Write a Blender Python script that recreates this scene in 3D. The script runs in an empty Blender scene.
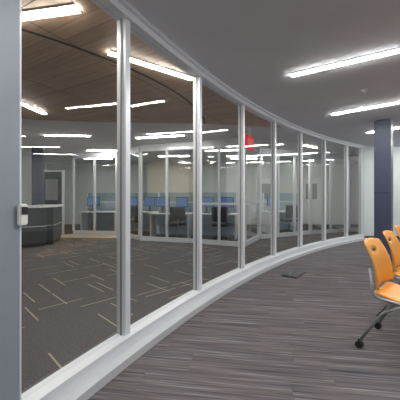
import bpy, bmesh, math, random
from mathutils import Vector, Matrix
random.seed(4)
D=bpy.data; S=bpy.context.scene
S.view_settings.view_transform='Standard'
H=2.75
CX,CY,R=13.43,-4.63,15.66
def P(deg,r=R):
    a=math.radians(deg); return (CX+r*math.cos(a),CY+r*math.sin(a))
def TH(k): return 149.25-(k-2)*4.5
TE=123.6
# ---------------- materials ----------------
def mat(name,col,rough=.5,metal=0,emit=0,spec=None,noise=0,nscale=8):
    m=D.materials.new(name); m.use_nodes=True
    nt=m.node_tree; b=nt.nodes['Principled BSDF']
    b.inputs['Base Color'].default_value=(*col,1); b.inputs['Roughness'].default_value=rough
    b.inputs['Metallic'].default_value=metal
    if spec is not None: b.inputs['Specular IOR Level'].default_value=spec
    if emit:
        b.inputs['Emission Color'].default_value=(*col,1); b.inputs['Emission Strength'].default_value=emit
    if noise:
        t=nt.nodes.new('ShaderNodeTexNoise'); t.inputs['Scale'].default_value=nscale
        tc=nt.nodes.new('ShaderNodeTexCoord'); nt.links.new(tc.outputs['Object'],t.inputs['Vector'])
        r=nt.nodes.new('ShaderNodeValToRGB')
        r.color_ramp.elements[0].color=(*[c*(1-noise) for c in col],1)
        r.color_ramp.elements[1].color=(*[min(1,c*(1+noise)) for c in col],1)
        r.color_ramp.elements[0].position=.3; r.color_ramp.elements[1].position=.7
        nt.links.new(t.outputs['Fac'],r.inputs[0]); nt.links.new(r.outputs[0],b.inputs['Base Color'])
    return m
class NT:
    def __init__(s,nt): s.nt=nt
    def m(s,op,a,b=None,c=None):
        n=s.nt.nodes.new('ShaderNodeMath'); n.operation=op
        for i,v in enumerate((a,b,c)):
            if v is None: continue
            if isinstance(v,(int,float)): n.inputs[i].default_value=v
            else: s.nt.links.new(v,n.inputs[i])
        return n.outputs[0]
    def rot(s,ang,src=None):
        tc=s.nt.nodes.new('ShaderNodeTexCoord'); mp=s.nt.nodes.new('ShaderNodeMapping')
        mp.inputs['Rotation'].default_value=(0,0,math.radians(ang))
        s.nt.links.new(tc.outputs['Object'],mp.inputs[0]); return mp.outputs[0]
    def sep(s,v):
        n=s.nt.nodes.new('ShaderNodeSeparateXYZ'); s.nt.links.new(v,n.inputs[0]); return n.outputs[0],n.outputs[1]
    def comb(s,x,y):
        n=s.nt.nodes.new('ShaderNodeCombineXYZ')
        for i,v in enumerate((x,y)):
            if isinstance(v,(int,float)): n.inputs[i].default_value=v
            else: s.nt.links.new(v,n.inputs[i])
        return n.outputs[0]
    def white(s,v):
        n=s.nt.nodes.new('ShaderNodeTexWhiteNoise'); n.noise_dimensions='2D'; s.nt.links.new(v,n.inputs['Vector']); return n.outputs['Value']
    def noise(s,v,sc,det=2):
        n=s.nt.nodes.new('ShaderNodeTexNoise'); n.inputs['Scale'].default_value=sc; n.inputs['Detail'].default_value=det
        s.nt.links.new(v,n.inputs['Vector']); return n.outputs['Fac']
    def ramp(s,f,stops,interp='LINEAR'):
        r=s.nt.nodes.new('ShaderNodeValToRGB'); r.color_ramp.interpolation=interp
        e=r.color_ramp.elements
        while len(e)<len(stops): e.new(.5)
        for i,(p,c) in enumerate(stops): e[i].position=p; e[i].color=(*c,1)
        s.nt.links.new(f,r.inputs[0]); return r.outputs[0]
    def mix(s,f,a,b,mode='MIX'):
        n=s.nt.nodes.new('ShaderNodeMix'); n.data_type='RGBA'; n.blend_type=mode
        for sock,v in ((n.inputs[0],f),(n.inputs[6],a),(n.inputs[7],b)):
            if isinstance(v,(int,float)): sock.default_value=v
            elif isinstance(v,tuple): sock.default_value=(*v,1)
            else: s.nt.links.new(v,sock)
        return n.outputs[2]
def carpet_corridor():
    m=mat('carpet_striped',(.1,.1,.1),.95,spec=.1); nt=m.node_tree; n=NT(nt)
    x,y=n.sep(n.rot(CARPET_ANG))
    row=n.m('FLOOR',n.m('DIVIDE',y,.25))
    off=n.m('MULTIPLY',n.white(n.comb(row,3.3)),1.0)
    cell=n.m('FLOOR',n.m('ADD',x,off))
    pr=n.white(n.comb(cell,row))
    v=n.comb(n.m('ADD',n.m('MULTIPLY',x,1.3),n.m('MULTIPLY',pr,17)),n.m('MULTIPLY',y,62))
    f=n.noise(v,1,3)
    v2=n.comb(n.m('ADD',n.m('MULTIPLY',x,.8),n.m('MULTIPLY',cell,5.7)),n.m('MULTIPLY',y,14))
    f2=n.noise(v2,1,1)
    c=n.ramp(f,[(.27,(.055,.055,.062)),(.42,(.112,.110,.120)),(.51,(.19,.160,.155)),(.58,(.142,.142,.16)),(.72,(.35,.345,.35))])
    c2=n.ramp(f2,[(.3,(.68,.68,.70)),(.7,(1.0,.98,.99))])
    col=n.mix(1.0,c,c2,'MULTIPLY')
    nt.links.new(col,nt.nodes['Principled BSDF'].inputs['Base Color'])
    return m
def carpet_interior():
    m=mat('carpet_dashed',(.1,.1,.1),.95,spec=.1); nt=m.node_tree; n=NT(nt)
    masks=[]
    for ang,seed in ((-45,1.7),(45,9.1)):
        x,y=n.sep(n.rot(ang))
        yy=n.m('DIVIDE',y,.125); row=n.m('FLOOR',yy); fr=n.m('FRACT',yy)
        off=n.m('MULTIPLY',n.white(n.comb(row,seed)),5)
        xx=n.m('ADD',n.m('DIVIDE',x,.58),off); cell=n.m('FLOOR',xx); fx=n.m('FRACT',xx)
        r=n.white(n.comb(n.m('ADD',cell,seed*7),row))
        a=n.m('LESS_THAN',fr,.11); b=n.m('GREATER_THAN',fx,.15); c=n.m('GREATER_THAN',r,.81)
        masks.append(n.m('MULTIPLY',a,n.m('MULTIPLY',b,c)))
    mask=n.m('MAXIMUM',*masks)
    base=n.ramp(n.noise(n.rot(10),70,3),[(.3,(.078,.075,.078)),(.7,(.145,.138,.138))])
    col=n.mix(mask,base,(.42,.36,.27))
    nt.links.new(col,nt.nodes['Principled BSDF'].inputs['Base Color'])
    return m
CARPET_ANG=8
M={}
M['carpA']=carpet_corridor(); M['carpB']=carpet_interior()
M['ceil']=mat('ceiling_paint_grey',(.655,.67,.70),.8,noise=.03,nscale=2)
M['ceilB']=mat('ceiling_paint_white',(.85,.85,.85),.8,noise=.03,nscale=2)
M['alu']=mat('aluminium_frame',(.74,.765,.80),.38,.2)
M['aluS']=mat('aluminium_sill',(.60,.615,.64),.42,.15)
M['aluD']=mat('post_blue_grey',(.28,.31,.36),.45,.1)
M['white']=mat('white_laminate',(.85,.85,.84),.35)
M['wall']=mat('wall_paint_grey',(.74,.76,.76),.7,noise=.03,nscale=3)
M['green']=mat('wall_paint_pale_green',(.66,.72,.70),.7,noise=.03,nscale=3)
M['beige']=mat('wall_paint_beige',(.66,.61,.51),.7,noise=.03,nscale=3)
M['vinyl']=mat('floor_vinyl_beige',(.50,.42,.27),.4,noise=.06,nscale=5)
M['navy']=mat('column_navy_paint',(.05,.062,.11),.45,noise=.05)
M['dark']=mat('dark_panel',(.05,.053,.06),.4)
M['black']=mat('black_plastic',(.015,.015,.015),.45)
M['orange']=mat('orange_plastic',(.87,.36,.035),.38,noise=.03)
M['steel']=mat('grey_tube',(.32,.32,.33),.35,.5)
M['blue']=mat('screen_blue',(.10,.20,.42),.4,emit=.2)
M['panel']=mat('cubicle_fabric_blue_grey',(.36,.44,.52),.9,noise=.06,nscale=40)
M['red']=mat('exit_sign_red',(.8,.02,.02),.4,emit=.6)
M['lamp']=mat('lamp_diffuser',(1,.985,.965),.5,emit=90)
M['lampB']=mat('lamp_diffuser_inner',(1,.95,.87),.5,emit=80)
def wood():
    m=mat('ceiling_wood_veneer',(.2,.13,.08),.45); nt=m.node_tree; n=NT(nt)
    x,y=n.sep(n.rot(30))
    g=n.noise(n.comb(n.m('MULTIPLY',x,2),n.m('MULTIPLY',y,30)),1,4)
    c=n.ramp(g,[(.3,(.52,.36,.24)),(.7,(.68,.49,.34))])
    pl=n.white(n.comb(n.m('FLOOR',n.m('DIVIDE',y,.1525)),n.m('FLOOR',n.m('DIVIDE',x,1.22))))
    c=n.mix(1.0,c,n.ramp(pl,[(0,(.82,.81,.80)),(1,(1,1,1))]),'MULTIPLY')
    sl=n.m('LESS_THAN',n.m('FRACT',n.m('DIVIDE',y,.1525)),.04)
    c=n.mix(sl,c,(.30,.20,.13))
    fx=n.m('FRACT',n.m('DIVIDE',x,1.22)); fy=n.m('FRACT',n.m('DIVIDE',y,1.22))
    seam=n.m('MAXIMUM',n.m('LESS_THAN',fx,.008),n.m('LESS_THAN',fy,.008))
    tc=n.rot(0); X,Y=n.sep(tc)
    d=n.m('SQRT',n.m('ADD',n.m('POWER',n.m('ADD',X,4.2),2),n.m('POWER',n.m('ADD',Y,-5.9),2)))
    ring=n.m('LESS_THAN',n.m('ABSOLUTE',n.m('SUBTRACT',d,4.3)),.02)
    c=n.mix(n.m('MAXIMUM',seam,ring),c,(.05,.035,.025))
    nt.links.new(c,nt.nodes['Principled BSDF'].inputs['Base Color']); return m
M['wood']=wood()
def glass(name,tint,k=1.0):
    m=D.materials.new(name); m.use_nodes=True; nt=m.node_tree; nt.nodes.clear()
    o=nt.nodes.new('ShaderNodeOutputMaterial'); t=nt.nodes.new('ShaderNodeBsdfTransparent'); g=nt.nodes.new('ShaderNodeBsdfGlossy')
    t.inputs[0].default_value=(*tint,1); g.inputs['Roughness'].default_value=0.0; g.inputs[0].default_value=(1,1,1,1)
    f=nt.nodes.new('ShaderNodeLayerWeight'); f.inputs['Blend'].default_value=.5
    n=NT(nt)
    fac=n.m('MINIMUM',n.m('MULTIPLY',n.m('MULTIPLY_ADD',n.m('POWER',f.outputs['Facing'],5),.96,.04),k),1.0)
    x=nt.nodes.new('ShaderNodeMixShader')
    nt.links.new(fac,x.inputs[0])
    nt.links.new(t.outputs[0],x.inputs[1]); nt.links.new(g.outputs[0],x.inputs[2]); nt.links.new(x.outputs[0],o.inputs[0])
    return m
M['glass']=glass('window_glass',(.84,.86,.865),1.35)
M['glass2']=glass('partition_glass',(.90,.92,.92),.9)
M['frost']=glass('frosted_screen',(.75,.84,.88),1.2)
# ---------------- mesh builder ----------------
class B:
    def __init__(s): s.bm=bmesh.new(); s.mats=[]
    def mi(s,m):
        m=M[m]
        if m not in s.mats: s.mats.append(m)
        return s.mats.index(m)
    def box(s,c,size,m,rz=0,bev=0,mtx=None):
        r=bmesh.ops.create_cube(s.bm,size=1); vs=r['verts']
        bmesh.ops.scale(s.bm,vec=size,verts=vs)
        if bev:
            es=list({e for v in vs for e in v.link_edges})
            g=bmesh.ops.bevel(s.bm,geom=es,offset=bev,segments=2,affect='EDGES'); 
            vs=list({v for f in g['faces'] for v in f.verts}|{v for v in vs if v.is_valid})
        mt=Matrix.Translation(c)@Matrix.Rotation(rz,4,'Z')
        if mtx: mt=mtx@mt
        bmesh.ops.transform(s.bm,matrix=mt,verts=vs)
        i=s.mi(m)
        for f in {f for v in vs for f in v.link_faces}: f.material_index=i
    def bar(s,p0,p1,w,z0,z1,m,off=0,ext=0):
        p0=Vector(p0);p1=Vector(p1);d=p1-p0;L=d.length+ext*2;a=math.atan2(d.y,d.x)
        nrm=Vector((-d.y,d.x)).normalized(); c=(p0+p1)/2+nrm*off
        s.box((c.x,c.y,(z0+z1)/2),(L,w,z1-z0),m,a)
    def quad(s,pts,m):
        f=s.bm.faces.new([s.bm.verts.new(p) for p in pts]); f.material_index=s.mi(m); return f
    def cyl(s,c,r,h,m,axis='Z',seg=16,mtx=None,r2=None):
        g=bmesh.ops.create_cone(s.bm,cap_ends=True,segments=seg,radius1=r,radius2=r if r2 is None else r2,depth=h); vs=g['verts']
        rot=Matrix.Identity(4)
        if axis=='X': rot=Matrix.Rotation(math.pi/2,4,'Y')
        if axis=='Y': rot=Matrix.Rotation(math.pi/2,4,'X')
        mt=Matrix.Translation(c)@rot
        if mtx: mt=mtx@mt
        bmesh.ops.transform(s.bm,matrix=mt,verts=vs); i=s.mi(m)
        for f in {f for v in vs for f in v.link_faces}: f.material_index=i; f.smooth=len(f.verts)==4
    def tube(s,pts,r,m,seg=10,sub=5):
        P_=[Vector(p) for p in pts]; q=[P_[0]]
        for i in range(1,len(P_)-1):
            a,b,c=P_[i-1],P_[i],P_[i+1]; ra=min(.05,(a-b).length*.45,(c-b).length*.45)
            s0=b+(a-b).normalized()*ra; s1=b+(c-b).normalized()*ra
            for k in range(sub+1):
                t=k/sub; q.append((1-t)**2*s0+2*t*(1-t)*b+t*t*s1)
        q.append(P_[-1]); rings=[]; up=None
        for i,p in enumerate(q):
            d=(q[min(i+1,len(q)-1)]-q[max(i-1,0)]).normalized()
            if up is None: up=Vector((0,0,1)) if abs(d.z)<.9 else Vector((1,0,0))
            x=d.cross(up).normalized(); y=x.cross(d).normalized(); up=y
            rings.append([s.bm.verts.new(p+r*(math.cos(2*math.pi*k/seg)*x+math.sin(2*math.pi*k/seg)*y)) for k in range(seg)])
        i_=s.mi(m)
        for a,b in zip(rings,rings[1:]):
            for k in range(seg):
                f=s.bm.faces.new((a[k],a[(k+1)%seg],b[(k+1)%seg],b[k])); f.material_index=i_; f.smooth=True
        for rg in (rings[0],rings[-1]):
            f=s.bm.faces.new(rg); f.material_index=i_
    def sheet(s,fn,nu,nv,th,m,skip=None):
        def pt(u,v): return Vector(fn(u,v))
        top={};bot={}
        for i in range(nu+1):
            for j in range(nv+1):
                u,v=i/nu,j/nv; e=1e-3
                du=pt(min(1,u+e),v)-pt(max(0,u-e),v); dv=pt(u,min(1,v+e))-pt(u,max(0,v-e)); n=du.cross(dv).normalized()
                p=pt(u,v); top[i,j]=s.bm.verts.new(p+n*th/2); bot[i,j]=s.bm.verts.new(p-n*th/2)
        cells={(i,j) for i in range(nu) for j in range(nv) if not(skip and skip(i,j))}; k=s.mi(m)
        def F(*v):
            f=s.bm.faces.new(v); f.material_index=k; f.smooth=True
        for i,j in cells:
            F(top[i,j],top[i+1,j],top[i+1,j+1],top[i,j+1]); F(bot[i,j],bot[i,j+1],bot[i+1,j+1],bot[i+1,j])
            for (di,dj),(a,b) in {(-1,0):((i,j+1),(i,j)),(1,0):((i+1,j),(i+1,j+1)),(0,-1):((i,j),(i+1,j)),(0,1):((i+1,j+1),(i,j+1))}.items():
                if (i+di,j+dj) not in cells: F(top[b],top[a],bot[a],bot[b])
        loose=[v for v in s.bm.verts if not v.link_faces]; bmesh.ops.delete(s.bm,geom=loose,context='VERTS')
    def arc(s,r0,r1,z0,z1,t0,t1,n,m):
        rows=[]
        for k in range(n+1):
            t=t0+(t1-t0)*k/n
            rows.append([s.bm.verts.new((*P(t,r),z)) for r,z in ((r0,z0),(r1,z0),(r1,z1),(r0,z1))])
        i=s.mi(m)
        for a,b in zip(rows,rows[1:]):
            for k in range(4):
                f=s.bm.faces.new((a[k],b[k],b[(k+1)%4],a[(k+1)%4])); f.material_index=i
        for a in (rows[0],rows[-1]):
            f=s.bm.faces.new(a); f.material_index=i
    def done(s,name,loc=(0,0,0),rz=0,parent=None):
        bmesh.ops.recalc_face_normals(s.bm,faces=s.bm.faces)
        me=D.meshes.new(name); s.bm.to_mesh(me); s.bm.free()
        for m in s.mats: me.materials.append(m)
        o=D.objects.new(name,me); S.collection.objects.link(o); o.location=loc; o.rotation_euler[2]=rz
        if parent: o.parent=parent
        return o
def empty(name,loc,rz):
    e=D.objects.new(name,None); S.collection.objects.link(e); e.location=loc; e.rotation_euler[2]=rz; return e
# ---------------- shell ----------------
X0,X1,Y0,Y1=-7.0,9.0,-4.0,13.0
YN=P(TE)[1]
tS=180-math.degrees(math.asin((Y0-CY)/R))
arcpts=[P(tS+(TE-tS)*k/60) for k in range(61)]
def slab(name,pts,z0,z1,m):
    b=B(); i=b.mi(m)
    vs=[b.bm.verts.new((x,y,z0)) for x,y in pts]; f=b.bm.faces.new(vs); f.material_index=i
    r=bmesh.ops.extrude_face_region(b.bm,geom=[f])
    bmesh.ops.translate(b.bm,vec=(0,0,z1-z0),verts=[v for v in r['geom'] if isinstance(v,bmesh.types.BMVert)])
    bmesh.ops.triangulate(b.bm,faces=list(b.bm.faces)); return b.done(name)
corr=arcpts+[(X1,YN),(X1,Y0)]
inter=arcpts+[(X1,YN),(X1,Y1),(X0,Y1),(X0,Y0)]
slab('floor',corr,-.06,0,'carpA'); slab('floor_interior',inter,-.06,0,'carpB')
slab('ceiling',corr,H,H+.06,'ceil'); slab('ceiling_interior',inter,H,H+.06,'ceilB')
slab('floor_vinyl',[(-6.9,8.75),(-3.6,8.75),(-2.4,8.65),(-2.75,9.33),(-4.25,9.62),(-4.55,9.5),(-6.9,9.1)],0,.004,'vinyl')  # beige floor zone; its bright yellowish colour also carries the lit floor
def wall(name,p0,p1,m,off,z0=0,z1=H):
    b=B(); b.bar(p0,p1,.1,z0,z1,m,off); return b.done(name)
wall('wall_west',(X0,Y0),(X0,Y1),'wall',.05)
wall('wall_north',(X0,Y1),(X1,Y1),'wall',.05)
wall('wall_east',(X1,Y1),(X1,Y0),'green',.05)
wall('wall_south',(X1,Y0),(X0,Y0),'wall',.05)
ex=P(TE)[0]
wall('wall_corridor_end',(ex+.06,YN+.0),(X1,YN+.0),'green',.05)
b=B(); b.bar((ex+.06,YN),(X1,YN),.015,0,.1,'dark',-.0075); b.done('baseboard_north')
edge=[(-6.9,4.6),(-5,4.9),(-4,5.2),(-3,5.45),(-2,5.6),(-1,5.65),(0,5.7),(1,5.9),(1.75,6.05)]
tw=[t for t in [tS+(TE-tS)*k/60 for k in range(61)] if P(t,R+.09)[1]<6.0]
slab('ceiling_wood_panel',[(-6.9,-3.9)]+[P(t,R+.09) for t in tw if P(t)[1]>-3.8]+edge[::-1],H-.03,H,'wood')
# ---------------- curved glass wall ----------------
b=B()
b.arc(R-.16,R+.08,0,.06,tS,TE,90,'aluS'); b.arc(R-.08,R+.05,.06,.15,tS,TE,90,'alu'); b.done('trim_1')
b=B()
b.arc(R-.07,R+.05,H-.085,H,tS,TE,90,'alu'); b.arc(R-.10,R-.07,H-.03,H,tS,TE,90,'alu'); b.done('trim_2')
posts=[177.0,172.4,167.9,163.4,157.30]+[TH(k) for k in range(1,8)]+[TE+.12]
nwin=0
for i,t in enumerate(posts):
    nwin+=1; b=B()
    big=(i==4)
    w,dp=(.17,.12) if big else (.055,.09)
    x,y=P(t); a=math.radians(t)
    mt='aluD' if big else 'alu'
    b.box((x,y,(H-.085+.15)/2),(dp,w,H-.085-.15),mt,a)
    if big: 
        q=P(t-.34); b.box((q[0],q[1],(H-.085+.15)/2),(.10,.016,H-.085-.15),'alu',a)  # paler strip stands in for the lit edge of the post
    if not big:
        b.box((x,y,(H-.085+.15)/2),(dp*.16,w+.016,H-.085-.15),'steel',a)
    if i<len(posts)-1:
        t2=posts[i+1]
        p0=P(t-.10);p1=P(t2+.10)
        if big: p0=P(t-.32)
        b.quad([(*p0,.15),(*p1,.15),(*p1,H-.085),(*p0,H-.085)],'glass')
    b.done('window_%d'%nwin)
b=B(); t=157.30-.32; x,y=P(t,R-.077); b.box((x,y,1.16),(.03,.045,.11),'white',math.radians(t),bev=.006); b.box((*P(t,R-.094),1.18),(.006,.03,.04),'black',math.radians(t)); b.done('card_reader')
# ---------------- lights ----------------
def strip(p0,p1,w=.06,m='lamp',z=H):
    b=B(); p0=Vector(p0);p1=Vector(p1)
    b.bar(p0,p1,w+.02,z-.012,z-.0,'white'); b.bar(p0,p1,w,z-.02,z-.0121,m)
    b.done('ceiling_light')
def radial(start,L=1.45):
    s=Vector(start); d=(Vector((CX,CY))-s).normalized(); strip(s,s+d*L)
t1=math.degrees(math.atan2(3.5-CY,1.105-CX)); r1=math.hypot(3.5-CY,1.105-CX)
for k in range(-2,5):
    radial(P(t1-k*8.1,r1-.02))
    if k>-2 and k<4: radial(P(t1-k*8.1,r1-3.9))  # second row, unseen, added to brighten the corridor
zi=H-.03
strip((-.92,2.88),(-.10,3.52),z=zi,m='lampB')
strip((-1.95,2.40),(-.95,2.21),w=.075,z=zi,m='lampB')
strip((-2.83,4.2),(-2.72,5.0),z=zi,m='lampB')
for a,c in [((-3.75,6.9),(-2.7,6.95)),((-3.6,9.1),(-2.6,9.15)),((-1.6,7.2),(-.4,6.9)),((0.2,9.2),(1.3,9.0)),((-1.5,10.4),(-.4,10.3)),((2.4,9.2),(3.4,9.6)),((-6,6.3),(-5,6.2)),((-4.6,2.6),(-3.6,2.3)),((-4.5,11),(-3.4,11)),((1.2,11),(2.4,11)),((4.4,11),(5.6,10.8)),((3.0,8.2),(3.5,8.6)),((-4.6,0),(-3.6,-.3))]:  # room's own strips, plus extra ones added to brighten the interior
    strip(a,c,z=H if a[1]>5.7 else zi,m='lampB')
# ---------------- interior storefront ----------------
def store(p0,p1,n,rail=None,m='glass2'):
    global nwin
    nwin+=1; b=B(); p0=Vector(p0);p1=Vector(p1)
    b.bar(p0,p1,.07,0,.12,'alu'); b.bar(p0,p1,.07,2.55,H,'alu')
    if rail: b.bar(p0,p1,.05,rail,rail+.05,'alu')
    for k in range(n+1):
        q=p0.lerp(p1,k/n); a=math.atan2((p1-p0).y,(p1-p0).x)
        b.box((q.x,q.y,1.335),(.055,.08,2.43),'alu',a)
    b.quad([(p0.x,p0.y,.12),(p1.x,p1.y,.12),(p1.x,p1.y,2.55),(p0.x,p0.y,2.55)],m)
    b.done('window_%d'%nwin)
store((-4.3,9.7),(-2.75,9.4),2); store((-2.65,9.35),(-1.75,8.3),1)
store((-1.7,8.22),(-.15,7.75),2); store((-.1,7.7),(1.1,7.15),2,1.05)
store((1.13,7.2),(1.75,8.5),1,1.05); store((1.8,8.55),(3.7,9.6),3); store((3.75,9.65),(6.2,10.6),3)
def door(p0,p1,n,mleaf='dark'):
    b=B(); p0=Vector(p0);p1=Vector(p1)
    b.bar(p0,p1,.05,.01,2.1,mleaf); d=(p1-p0); a=math.atan2(d.y,d.x)
    for q in (p0,p1): b.box((q.x,q.y,1.08),(.06,.1,2.16),'alu',a)
    b.bar(p0,p1,.1,2.1,2.16,'alu')
    q=p0.lerp(p1,.85); nn=Vector((-d.y,d.x)).normalized()
    q2=q-nn*.06; b.box((q2.x,q2.y,1.0),(.12,.03,.03),'alu',a)
    q3=p0.lerp(p1,.5)-nn*.027; b.box((q3.x,q3.y,1.5),(d.length*.55,.004,.7),'steel',a)
    b.done('door_%d'%n)
wall('wall_reception',(-6.95,9.3),(-5.4,9.55),'wall',.05)
door((-5.32,9.50),(-4.62,9.62),1)
wall('wall_beige',(-2.2,12),(0,12),'beige',0)
for i,x in enumerate((2.6,4.6)): door((x,12.94),(x+.9,12.94),2+i,'white')
b=B()
pts=[(-6.0,6.95),(-4.7,7.05),(-4.15,7.5),(-4.35,8.3)]
for p0,p1 in zip(pts,pts[1:]):
    b.bar(p0,p1,.55,.08,.98,'dark',.0,ext=.05); b.bar(p0,p1,.50,0,.08,'black')
    b.bar(p0,p1,.66,.98,1.03,'white',ext=.08)
    b.bar(p0,p1,.565,.5,.515,'alu',ext=.05)
b.done('reception_counter')
def monitor(x,y,z,rz,scr='blue',w=.52):
    b=B(); b.box((0,0,.01),(.2,.16,.02),'black',bev=.004); b.box((0,.02,.12),(.04,.03,.22),'black'); b.box((0,0,.34),(w,.035,.32),'black',bev=.006)
    b.box((0,-.0185,.34),(w-.04,.004,.28),scr); b.done('computer_monitor',(x,y,z),rz)
monitor(-5.1,7.05,1.031,math.radians(150),'blue',.45)
def partition(p0,p1):
    b=B(); b.bar(p0,p1,.06,0.0,1.05,'panel'); b.bar(p0,p1,.07,1.05,1.09,'alu'); b.bar(p0,p1,.012,1.09,1.4,'frost')
    for q in (p0,p1): b.box((q[0],q[1],.7),(.05,.085,1.4),'alu')
    b.done('cubicle_partition')
for a,c in [((-4.2,10.6),(-2.9,10.5)),((-2.8,10.5),(-1.5,10.4)),((-1.4,9.7),(-.1,9.5)),((0,9.5),(1.2,9.3)),((2.4,10.8),(4,11.2))]: partition(a,c)
def desk(x,y,rz,mon=2):
    b=B(); b.box((0,0,.735),(1.3,.65,.03),'white',bev=.005)
    for sx in (-.6,.6):
        b.box((sx,0,.36),(.04,.5,.72),'alu'); 
    b.box((0,.28,.5),(1.16,.02,.35),'panel'); b.done('office_desk',(x,y,0),rz)
    for k in range(mon):
        v=Matrix.Rotation(rz,3,'Z')@Vector((-.32+.64*k,.1,0)); monitor(x+v.x,y+v.y,.751,rz+(.25-.5*k),w=.44)
for x,y,r in [(-3.5,10.05,-.1),(-2.1,9.95,-.1),(-.9,8.95,-.2),(.5,8.75,-.2),(2.9,10.2,.3)]: desk(x,y,r,2 if x>-3 and x<2 else 1)
def task_chair(x,y,rz):
    b=B(); b.box((0,0,.46),(.46,.46,.07),'black',bev=.025)
    b.sheet(lambda u,v:((u-.5)*.44,-.22-.05*v+.05*(2*u-1)**2,.56+.42*v),8,6,.03,'black')
    b.cyl((0,0,.28),.025,.3,'steel'); b.tube([(0,-.15,.42),(0,-.26,.44),(0,-.25,.62)],.015,'steel')
    for k in range(5):
        a=k*2*math.pi/5; b.tube([(0,0,.12),(.27*math.cos(a),.27*math.sin(a),.075)],.016,'black'); b.cyl((.27*math.cos(a),.27*math.sin(a),.03),.03,.04,'black','Y')
    b.done('task_chair',(x,y,0),rz)
for x,y,r in [(-2.2,9.35,.2),(-.7,8.35,.3),(.6,8.1,-.3),(3.0,9.65,.2)]: task_chair(x,y,r)
b=B(); b.box((0,0,0),(.36,.05,.26),'red',bev=.006); b.box((0,0,.215),(.03,.03,.17),'white')
o=b.done('exit_sign',(1.0,5.75,2.34),math.radians(60))
for s in (-1,1):
    cu=D.curves.new('exit_text','FONT'); cu.body='EXIT'; cu.size=.17; cu.align_x='CENTER'; cu.align_y='CENTER'; cu.extrude=.002
    t=D.objects.new('letters',cu); S.collection.objects.link(t); t.parent=o; t.location=(0,s*.028,0); t.rotation_euler=(math.pi/2,0,0 if s<0 else math.pi); cu.materials.append(M['white'])
# ---------------- columns and corridor objects ----------------
def column(cx,cy,a,w=.28):
    b=B()
    b.box((0,0,H/2),(w,w,H-.001),'navy',bev=.012)
    b.box((0,0,.06),(w+.02,w+.02,.12),'black',bev=.004)
    b.box((0,0,1.33),(w+.005,w+.005,.012),'black')
    b.done('column',(cx,cy,0),a)
column(3.62,5.62,math.radians(-42)); column(-4.95,8.72,math.radians(20),.30)
fb=B(); fb.box((0,0,.006),(.38,.25,.012),'black',bev=.003); fb.box((0,0,.0145),(.32,.19,.004),'dark'); fb.box((0,.05,.018),(.1,.03,.004),'steel')
fb.done('floor_outlet_box',(1.50,4.58,0),math.radians(52))
for x,y in ((2.3,4.0),(4.2,6.8)):
    b=B(); b.cyl((0,0,-.005),.04,.01,'white'); b.cyl((0,0,-.025),.01,.03,'alu'); b.cyl((0,0,-.042),.018,.004,'alu'); b.done('sprinkler_head',(x,y,H))
def chair(x,y,rz):
    e=empty('stacking_chair',(x,y,0),rz)
    b=B()
    def seat(u,v):
        X=.23-.45*u; Y=(v-.5)*.46*(1-.10*(u)**2-.06*(1-u)**4)
        z=.455+.022*(2*v-1)**2*(1-.4*u)-.035*math.sin(math.pi*min(1,u*1.1))-.05*max(0,.2-u)/.2*.7
        return (X,Y,z)
    b.sheet(seat,14,12,.014,'orange'); b.done('seat',parent=e)
    b=B()
    def back(u,v):
        Z=.50+.36*u; w=.44*(1-.16*u**3)
        X=-.225-.085*u-.05*max(0,u-.6)**2+.055*(2*v-1)**2*(1-.3*u)+.025*math.sin(math.pi*u)
        return (X,(v-.5)*w,Z+.02*(1-(2*v-1)**2)*u)
    b.sheet(back,14,14,.013,'orange',skip=lambda i,j: i==10 and 5<=j<=8); b.done('backrest',parent=e)
    b=B()
    for s in (-1,1):
        b.tube([(-.235,s*.215,.66),(-.205,s*.232,.44),(.12,s*.235,.42),(.25,s*.25,.075)],.0115,'steel')
        b.tube([(.02,s*.235,.425),(-.14,s*.245,.33),(-.29,s*.255,.075)],.0115,'steel')
    b.tube([(-.1,-.24,.405),(-.1,.24,.405)],.01,'steel'); b.tube([(.12,-.235,.41),(.12,.235,.41)],.01,'steel')
    b.done('frame',parent=e)
    for n,(cx,s) in enumerate([(.25,-1),(.25,1),(-.29,-1),(-.29,1)]):
        b=B(); 
        for o in (-.014,.014): b.cyl((cx-.012,s*.252+o,.028),.028,.016,'black','Y',20)
        b.box((cx-.006,s*.252,.056),(.035,.012,.03),'black',bev=.003); b.cyl((cx,s*.252,.07),.009,.03,'steel'); b.done('caster_%d'%(n+1),parent=e)
for k,(dx,dy,dr) in enumerate([(0,0,0),(.53,.58,3),(1.04,1.14,-3),(1.55,1.70,2)]):
    chair(1.715+dx,2.32+dy,math.radians(-47+dr))
# ---------------- world, camera ----------------
w=D.worlds.new('World'); S.world=w; w.use_nodes=True; w.node_tree.nodes['Background'].inputs[0].default_value=(.6,.65,.7,1); w.node_tree.nodes['Background'].inputs[1].default_value=.3
c=D.cameras.new('Camera'); co=D.objects.new('Camera',c); S.collection.objects.link(co); S.camera=co
co.location=(0,0,1.25); co.rotation_euler=(math.pi/2,0,0); c.sensor_width=36; c.lens=285/400*36; c.shift_y=-.0075; c.clip_start=.02
